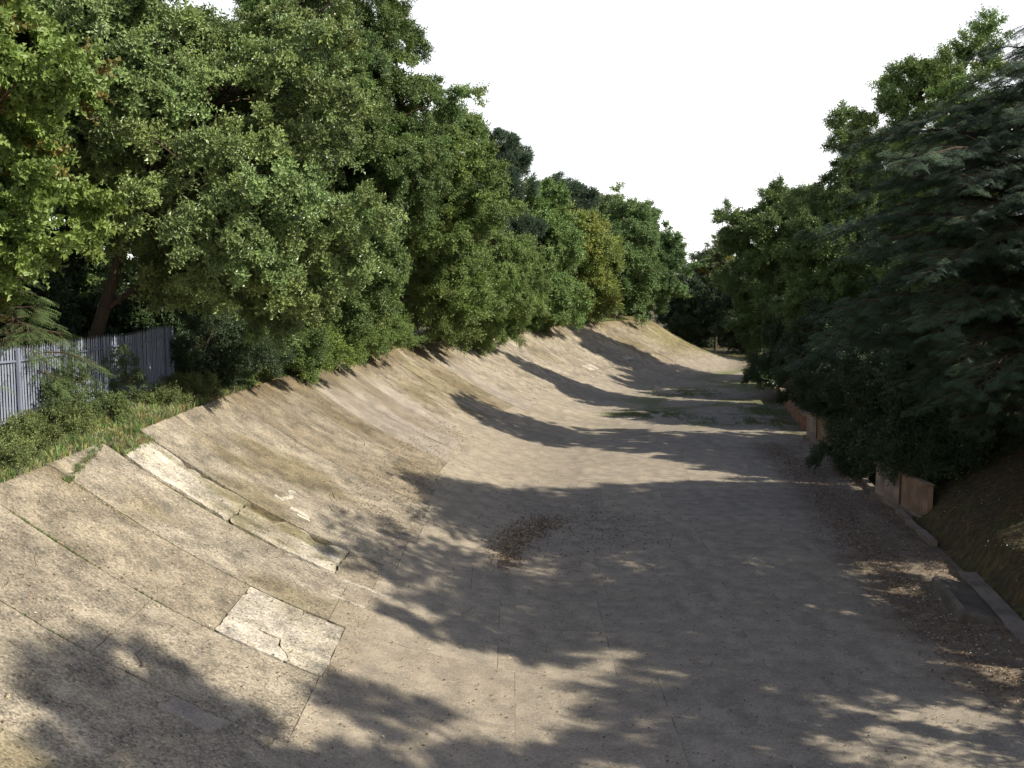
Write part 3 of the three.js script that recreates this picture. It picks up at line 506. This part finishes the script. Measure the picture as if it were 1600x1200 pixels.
// ------------------------------------------------------------------ shrubs and weeds along the rim
for (const [x, D, r, h, n, col, lab] of [
  [-12.6, 43.2, 1.6, 1.9, 34, DARK, 'dark ivy-covered bush at the end of the steel fence'],
  [-12.2, 46.6, 1.5, 2.2, 34, OAK, 'tall dark green bush on the rim right of the ivy-covered bush'],
  [-11.2, 51.0, 1.5, 1.2, 26, BRIGHT, 'low bright green bush on the rim below the tallest oak'],
  [-10.9, 56.5, 1.4, 1.1, 22, MID, 'low green bush on the rim between the bright bush and the two bare stems'],
  [-9.4, 63.5, 1.3, 1.0, 18, MID, 'low green bush on the rim just left of the two bare stems'],
  [-11.2, 60.5, 1.7, 2.0, 34, OAK, 'tall bush on the rim between the low green bush and the two bare stems'],
  [-10.4, 66.5, 1.6, 1.9, 30, MID, 'rounded bush touching the left of the two bare stems'],
  [1.6, 100, 1.6, 1.3, 22, MID, 'low bush on the rim below the fresh green tree'],
])
  makeTree({ name: 'rim_bush', label: lab, category: 'bush', at: [x - 0.5, D], tr: 0.05, stemName: 'stem', leafName: 'foliage', kind: 'bramble', col, lobes: [[x, land(x - 0.5, D) + h * 0.8, D, r, h, r * 1.1, n], [x + 1.7, land(x, D) + 1.5, D - 0.4, 1.3, 0.45, 1.4, 9], [x + 2.6, land(x, D) + 0.9, D + 0.5, 0.8, 0.3, 0.5, 3]], cr: 0.5, sp: 44, ss: 0.85, floor: 0.05, limbs: 3 });
for (const [x, D, r, h, n, lab] of [
  [-12.6, 24.4, 0.6, 0.24, 14, 'bramble at the lower left edge where the bank meets the fence'], [-12.9, 26.6, 0.65, 0.26, 14, 'bramble below the second post from the left edge'], [-12.9, 29.2, 0.65, 0.34, 16, 'tangled bramble at the foot of the fence below the spruce'],
  [-12.9, 32.0, 0.6, 0.3, 12, 'bramble at the foot of the fence right of the spruce'], [-12.5, 36.5, 0.7, 0.26, 14, 'low bramble on the dry grass below the shaded end of the fence'], [-12.4, 39.6, 0.7, 0.4, 16, 'low bramble in front of the last fence post']])
  makeTree({ name: 'bramble_bush', label: lab, category: 'bush', at: [x, D], tr: 0.02, stemName: 'stem', leafName: 'foliage', kind: 'bramble', col: [0.165, 0.205, 0.060], lobes: [[x, land(x, D) + h * 0.6, D, r, h, r * 1.4, n]], cr: 0.34, sp: 26, ss: 0.62, floor: 0.0, limbs: 4, jit: 0.35 });
for (const [x, D, h, lab] of [[-13.55, 31.6, 1.7, 'tall leafy bramble shoot climbing the fence beside the third post'], [-13.6, 35.2, 1.9, 'tall leafy shoot in front of the shaded panel of the fence'], [-13.5, 30.2, 1.3, 'leafy shoot climbing the fence under the spruce']])
  makeTree({ name: 'bramble_shoot', label: lab, category: 'plant', at: [x, D], tr: 0.015, stemName: 'stem', leafName: 'foliage', kind: 'bramble', col: [0.10, 0.14, 0.045], lobes: [[x + 0.1, land(x, D) + h * 0.62, D, 0.45, h * 0.5, 0.6, 14]], cr: 0.28, sp: 12, ss: 0.6, floor: 0.1, limbs: 3 });

// ------------------------------------------------------------------ steel palisade fence
{
  const a = [-14.15, 22.9], b = [-13.75, 41.6], L = Math.hypot(b[0] - a[0], b[1] - a[1]), ry = Math.atan2(b[0] - a[0], b[1] - a[1]);
  const f = thing('palisade_fence', a[0], 0, -a[1], 0);
  tag(f, 'blue-grey steel palisade fence with pointed pales along the top of the bank', 'fence');
  const steel = new THREE.MeshStandardMaterial({ color: new THREE.Color().setRGB(0.38, 0.42, 0.52), roughness: 0.55, metalness: 0.25, map: texture(256, (u, v) => { const q = 0.78 + 0.3 * fbm(u * 8, v * 8, 91, 4, 8); return [q, q, q]; }) });
  const steelDark = steel.clone(); steelDark.color.setRGB(0.27, 0.295, 0.38);
  const at = (d) => { const x = lerp(a[0], b[0], d / L), D = lerp(a[1], b[1], d / L); return [x - a[0], land(x, D) - 0.05, -(D - a[1])]; };
  const PH = 2.4, G = new Geo(), w = 0.068, dp = 0.022, prof = [[-w / 2, 0], [-w / 4, dp], [w / 4, dp], [w / 2, 0]];
  const P = (k, y, back) => V3(prof[k][1] - (back ? 0.003 : 0), y, prof[k][0]);
  for (const bk of [0, 1]) for (let k = 0; k < 3; k++) {
    const y1 = k === 1 ? PH + 0.02 : PH - 0.07, tip = k === 1 ? PH + 0.09 : PH + 0.01;
    G.quad(P(k, 0, bk), P(k + 1, 0, bk), P(k + 1, y1, bk), P(k, y1, bk));
    G.tri(P(k, y1, bk), P(k + 1, y1, bk), P(k, y1, bk).lerp(P(k + 1, y1, bk), k === 0 ? 0.75 : k === 2 ? 0.25 : 0.5).setY(tip));
  }
  const pale = G.build(), R = rng(88);
  for (let d = 0.1; d < L; d += 0.155) { const [x, y, z] = at(d); const m = mesh('pale', pale, steel, f); m.position.set(x, y + 0.05, z); m.rotation.set(0.012 * (R() - 0.5), ry * -1 + 0.08 * (R() - 0.5), 0.012 * (R() - 0.5)); }
  const post = new THREE.BoxGeometry(0.075, 2.5, 0.12, 1, 1, 1);
  const posts = []; for (let d = 0.0; d < L + 0.1; d += 2.93) posts.push(Math.min(d, L));
  for (const d of posts) { const [x, y, z] = at(d); const m = mesh('post', post, steelDark, f); m.position.set(x + 0.12, y + 1.2, z); }
  for (let i = 0; i < posts.length - 1; i++) for (const h of [0.4, 2.08]) {
    const p = at(posts[i]), q = at(posts[i + 1]), pa = V3(p[0] + 0.06, p[1] + h, p[2]), pb = V3(q[0] + 0.06, q[1] + h, q[2]);
    const m = mesh('rail', new THREE.BoxGeometry(0.05, 0.05, pa.distanceTo(pb) - 0.14), steelDark, f); m.position.copy(pa).lerp(pb, 0.5); m.lookAt(pb.clone().add(V3(a[0], 0, -a[1])));
  }
}
// green wire fence going on behind the bushes
{
  const pts = []; for (let k = 0; k < 6; k++) pts.push([-13.6 + 0.12 * k * k * 0.35, 42.2 + 2.6 * k]);
  const f = thing('wire_fence', pts[0][0], 0, -pts[0][1]);
  tag(f, 'green wire mesh fence half hidden by the bushes after the steel fence', 'fence');
  const green = new THREE.MeshStandardMaterial({ color: new THREE.Color().setRGB(0.03, 0.13, 0.085), roughness: 0.6 });
  for (let k = 0; k < pts.length; k++) {
    const [x, D] = pts[k], y = land(x, D) - 0.05, X = x - pts[0][0], Z = -(D - pts[0][1]);
    mesh('post', tubes([{ pts: [V3(X, y, Z), V3(X, y + 2.1, Z)], rad: [0.03, 0.03], sides: 8 }]), green, f);
    if (k === pts.length - 1) continue;
    const [x2, D2] = pts[k + 1], X2 = x2 - pts[0][0], Z2 = -(D2 - pts[0][1]), y2 = land(x2, D2) - 0.05, list = [];
    const wire = (p, q) => list.push({ pts: [p, q], rad: [0.004, 0.004], sides: 3 });
    for (let j = 0; j <= 10; j++) wire(V3(X, y + 0.1 + j * 0.19, Z), V3(X2, y2 + 0.1 + j * 0.19, Z2));
    for (let j = 1; j < 40; j++) { const t = j / 40, p = V3(lerp(X, X2, t), lerp(y, y2, t) + 0.08, lerp(Z, Z2, t)); wire(p, p.clone().add(V3(0, 1.94, 0))); }
    mesh('mesh_panel', tubes(list), green, f);
  }
}

// ------------------------------------------------------------------ walls and kerb on the right
function boxAt(name, parent, mat, w, h, d, x, y, z, bevel = 0.012) {
  const sh = new THREE.Shape([new THREE.Vector2(-w / 2 + bevel, -d / 2 + bevel), new THREE.Vector2(w / 2 - bevel, -d / 2 + bevel), new THREE.Vector2(w / 2 - bevel, d / 2 - bevel), new THREE.Vector2(-w / 2 + bevel, d / 2 - bevel)]);
  const g = new THREE.ExtrudeGeometry(sh, { depth: h - 2 * bevel, bevelEnabled: true, bevelThickness: bevel, bevelSize: bevel, bevelSegments: 1 });
  g.rotateX(-Math.PI / 2); g.translate(0, -h / 2 + bevel, 0);
  const m = mesh(name, g, mat, parent); m.position.set(x, y, z); return m;
}
const wallTex = texture(512, (u, v) => { const q = fbm(u * 6, v * 6, 101, 5, 6), st = fbm(u * 30, v * 3, 105, 4, 3); const t = 0.62 + 0.45 * q - 0.10 * sm(0.5, 0.8, st); return [t, t * 0.95, t * 0.9]; });
const plain = (r, g, b) => new THREE.MeshStandardMaterial({ map: wallTex, bumpMap: wallTex, bumpScale: 0.01, color: new THREE.Color().setRGB(r, g, b), roughness: 0.92 });
wallTex.repeat.set(0.35, 0.35);
const peach = plain(0.37, 0.285, 0.215), greyWall = plain(0.44, 0.40, 0.35), brickM = plain(0.34, 0.20, 0.14), copingM = plain(0.46, 0.42, 0.36), rust = plain(0.12, 0.06, 0.04), kerbM = plain(0.30, 0.28, 0.25);
function wallLine(name, label, a, b, build) {         // local +z runs from a to b, -x faces the track
  const L = Math.hypot(b[0] - a[0], b[1] - a[1]), g = thing(name, a[0], 0, -a[1]); g.rotation.y = Math.atan2(b[0] - a[0], -(b[1] - a[1]));
  tag(g, label, name === 'kerb' ? 'kerb' : 'wall'); build(g, L); return g;
}
wallLine('brick_wall', 'low brick wall with pale coping stones along the far right edge of the track', [19.95, 68], [23.9, 92], (g, L) => {
  const n = 40, rows = 13, bl = 0, R = rng(61);
  boxAt('wall', g, brickM, 0.30, 1.0, L, 0.16, 0.48, L / 2);
  for (let k = 0; k < 24; k++) { const d = L / 24; boxAt('coping_stone', g, copingM, 0.46, 0.11, d - 0.015, 0.16, 1.03 + 0.012 * (R() - 0.5), (k + 0.5) * d).rotation.z = 0.02 * (R() - 0.5); }
});
function panelWall(label, a, b, h, mats) {
  wallLine('panel_wall', label, a, b, (g, L) => {
    const n = mats.length, d = L / n;
    boxAt('footing', g, kerbM, 0.9, 0.3, L + 0.5, -0.15, 0.12, L / 2);
    for (let k = 0; k < n; k++) { boxAt('panel', g, mats[k], 0.22, h, d - 0.26, 0.1, 0.25 + h / 2, (k + 0.5) * d); }
    for (let k = 0; k < n - 1; k++) boxAt('post', g, rust, 0.14, h + 0.06, 0.2, 0.14, 0.25 + h / 2, (k + 1) * d);
    boxAt('cap', g, mats[0], 0.3, 0.09, L - 0.1, 0.12, 0.26 + h + 0.05, L / 2);
  });
}
panelWall('peach painted wall panels with a dark gap nearer the viewer, under the evergreen bush', [17.35, 41.4], [17.05, 46.9], 1.35, [peach, greyWall]);
panelWall('small peach painted wall panels further off, next to the end of the brick wall', [19.5, 59.6], [18.9, 64.6], 1.4, [peach, peach, greyWall]);
wallLine('kerb', 'broken concrete kerb along the right edge of the track', [16.0, 38], [19.6, 66], (g, L) => {
  const R = rng(71), n = 15, d = L / n; for (let k = 0; k < n; k++) { if (k % 5 === 3) continue; const m = boxAt('kerb_stone', g, kerbM, 0.26, 0.3, d - 0.04, 0.05 * (R() - 0.5), 0.04 + 0.05 * R(), (k + 0.5) * d); m.rotation.y = 0.02 * (R() - 0.5); }
});
wallLine('concrete_block', 'low worn concrete block at the lower right edge of the track', [14.5, 27.5], [15.7, 34.2], (g, L) => {
  boxAt('apron', g, kerbM, 0.6, 0.2, L, 0.1, 0.03, L / 2, 0.03);
  boxAt('block', g, plain(0.17, 0.165, 0.14), 1.2, 0.6, L * 0.55, 1.05, -0.02, L * 0.5, 0.12).rotation.z = 0.26;
});

// ------------------------------------------------------------------ loose leaves, grass
{
  const R = rng(303), G = new Geo();
  leafAt(G, R, V3(0, 0.004, 0), V3(0, 0.05, 1).normalize(), V3(0, 1, 0), 0.085, 0.055, 1);
  const leaf = G.build(), items = [];
  const drop = (x, D, sc = 1) => {
    const [s, v] = toSV(x, D); if (v > 27.2 || x > xRight(D) + 9) return;
    const n = V3(0, 1, 0), e = 0.05; n.set(-(land(x + e, D) - land(x - e, D)) / (2 * e), 1, (land(x, D + e) - land(x, D - e)) / (2 * e)).normalize();
    const y = V3(R() - 0.5, 0.3 * (R() - 0.5), R() - 0.5).normalize();
    const c = [[0.15, 0.10, 0.06], [0.23, 0.165, 0.10], [0.11, 0.075, 0.048], [0.38, 0.30, 0.19], [0.42, 0.37, 0.28]][Math.floor(Math.pow(R(), x > xRight(D) - 0.5 ? 6 : x > 8 ? 2.4 : 1.4) * 5)], b = 0.7 + 0.6 * R();
    items.push({ p: V3(x, land(x, D) + 0.018 + 0.012 * R(), -D), y: n.clone().multiplyScalar(0.9).addScaledVector(y, 0.35), z: V3(R() - 0.5, 0.01, R() - 0.5), s: sc * (0.5 + 0.8 * R()), c: c.map((k) => k * b) });
  };
  const gs = () => (R() + R() + R() - 1.5) * 1.15;
  for (let k = 0; k < 5200; k++) drop(lerp(-11, 17, R()), lerp(12, 80, R() * R()), 0.8);
  for (let k = 0; k < 2600; k++) { const t = R(), c = [lerp(1.6, -0.1, t), lerp(42.3, 34.8, t)]; drop(c[0] + gs() * lerp(0.9, 0.55, t) - 0.6 * Math.sin(t * 3), c[1] + gs() * 0.9, 1); }
  for (let k = 0; k < 1500; k++) drop(3.0 + gs() * 3.2, 41 + gs() * 5, 0.9);
  for (let k = 0; k < 5200; k++) { const i = Math.floor(R() * (dirtBand.length - 1)), t = R(), a = dirtBand[i], b = dirtBand[i + 1]; drop(lerp(a[0], b[0], t) + gs() * 1.1, lerp(a[1], b[1], t) + gs() * 1.6, 1); }
  for (let k = 0; k < 4200; k++) { const D = lerp(16, 66, R()); drop(xRight(D) - Math.abs(gs()) * 1.6, D, 1); }
  for (let k = 0; k < 1500; k++) { const D = lerp(26, 44, R()); drop(xRight(D) + 0.8 + 6 * R(), D, 1.0); }
  for (let k = 0; k < 1600; k++) { const s = lerp(36, 60, R()), [x, D] = fromSV(s, 19 + gs() * 1.4 + 1.5); drop(x, D, 0.9); }
  for (let k = 0; k < 5200; k++) { const D = lerp(13, 46, R() * R()); drop(lerp(-0.55 * D, 12, R()), D, 0.42); }
  for (let k = 0; k < 2200; k++) { const [x, D] = fromSV(lerp(14, 48, R()), 19.6 + gs() * 0.5); drop(x, D, 0.5); }
  const im = crown('leaf_litter', leaf, dryMat, items, scene); tag(im, 'dead brown leaves scattered over the concrete and heaped in drifts', 'leaf litter', null, 'stuff');
}
{
  const R = rng(404), G = new Geo();
  for (let k = 0; k < 16; k++) { const a = R() * 6.28, l = 0.14 + 0.16 * R(), b = V3(0.05 * Math.cos(a * 3), 0, 0.05 * Math.sin(a * 3)), lean = 0.25 + 0.5 * R(), m = b.clone().add(V3(Math.cos(a) * lean * l * 0.4, l * 0.6, Math.sin(a) * lean * l * 0.4)), e = b.clone().add(V3(Math.cos(a) * lean * l, l * 0.9, Math.sin(a) * lean * l)), w = V3(-Math.sin(a), 0, Math.cos(a)).multiplyScalar(0.006), c = 0.8 + 0.4 * R(), cc = [c, c, c]; G.quad(b.clone().sub(w), b.clone().add(w), m.clone().add(w), m.clone().sub(w), cc); G.tri(m.clone().sub(w), m.clone().add(w), e, cc); }
  const tuft = G.build(), items = [];
  const green = [0.13, 0.185, 0.05], dry = [0.33, 0.34, 0.15];
  const put = (x, D, s, mix) => items.push({ p: V3(x, land(x, D) - 0.01, -D), y: V3(0.3 * (R() - 0.5), 1, 0.3 * (R() - 0.5)), z: V3(R() - 0.5, 0, R() - 0.5), s: s * (0.6 + 0.8 * R()), c: (R() < mix ? dry : green).map((k) => k * (0.7 + 0.6 * R())) });
  for (let k = 0; k < 5200; k++) { const s = lerp(20, 128, Math.pow(R(), 1.6)), v = 27.0 + Math.abs(R() + R() - 1) * 2.6 + 0.5 * (fbm(s * 0.5, 2, 5) - 0.3), [x, D] = fromSV(s, v); put(x, D, 0.9, s > 33 && s < 42 ? 0.75 : 0.35); }
  for (const [s, n] of [[18.6, 40], [21.9, 230], [25.1, 50], [28.6, 60]]) for (let k = 0; k < n; k++) { const v = s === 21.9 ? lerp(22.5, 26.6, Math.sqrt(R())) : lerp(23.5, 26.8, R()), [x, D] = fromSV(s + 0.03 * (R() - 0.5), v); if (fbm(v * 1.5, s, 21) > 0.45) put(x, D, 0.26, 0.3); }
  for (let k = 0; k < 160; k++) { const t = R(), [x, D] = fromSV(lerp(24.9, 28.4, t), lerp(26.5, 27, t) + 0.15 * (R() - 0.5)); put(x, D, 0.4, 0.15); }
  for (let k = 0; k < 260; k++) { const rws = [15.3, 18.6, 21.9, 25.2, 28.6, 31.3, 34.6, 37.6, 41, 44.2], s0 = rws[Math.floor(R() * rws.length)], v = lerp(20, 26.8, R()), [x, D] = fromSV(s0 + 0.03 * (R() - 0.5), v); if (fbm(v * 0.9, s0 * 3, 29) > 0.5) put(x, D, 0.24, 0.45); }
  for (let k = 0; k < 1500; k++) { const [x, D] = fromSV(lerp(19, 44, R()), 27.1 + 2.6 * R() * R()); put(x, D, 0.8, 0.6); }
  for (let k = 0; k < 420; k++) { const [x, D] = fromSV(lerp(28.6, 31.3, R()), 26.5 + 0.9 * R()); put(x, D, 0.5, 0.6); }
  // moss and grass on the far flat
  const gz = () => R() + R() + R() - 1.5;
  for (const [x, D, rx, rd, n] of [[10.6, 77, 3.2, 2.8, 5200], [15.5, 92, 3.6, 5, 5200], [16.4, 73, 3.6, 2.2, 3600], [19.5, 79, 1.9, 6, 3600], [19.4, 70, 1.3, 3.4, 1800]])
    for (let k = 0; k < n; k++) { const px = x + rx * gz(), pd = D + rd * gz(); if (px < xRight(pd) + 0.3 && fbm(px * 1.1, pd * 0.6, 33, 3) > 0.36 + 0.16 * R()) put(px, pd, 0.30, 0.12); }
  for (let k = 0; k < 2200; k++) { const s = lerp(136, 158, R()), v = lerp(8, 27, R()), [x, D] = fromSV(s, v); put(x, D, 0.7, 0.55); }
  const im = crown('grass', tuft, leafMat, items, scene); tag(im, 'tufts of grass along the rim, in the joints and on the far flat', 'grass', null, 'stuff');
}
console.log('sprigs', stats.sprigs);

const renderer = new THREE.WebGLRenderer({ antialias: true });
renderer.setSize(W, H);
renderer.toneMapping = THREE.LinearToneMapping;
renderer.toneMappingExposure = EXPOSURE;
renderer.shadowMap.enabled = true;
renderer.shadowMap.type = THREE.PCFSoftShadowMap;
renderer.render(scene, camera);
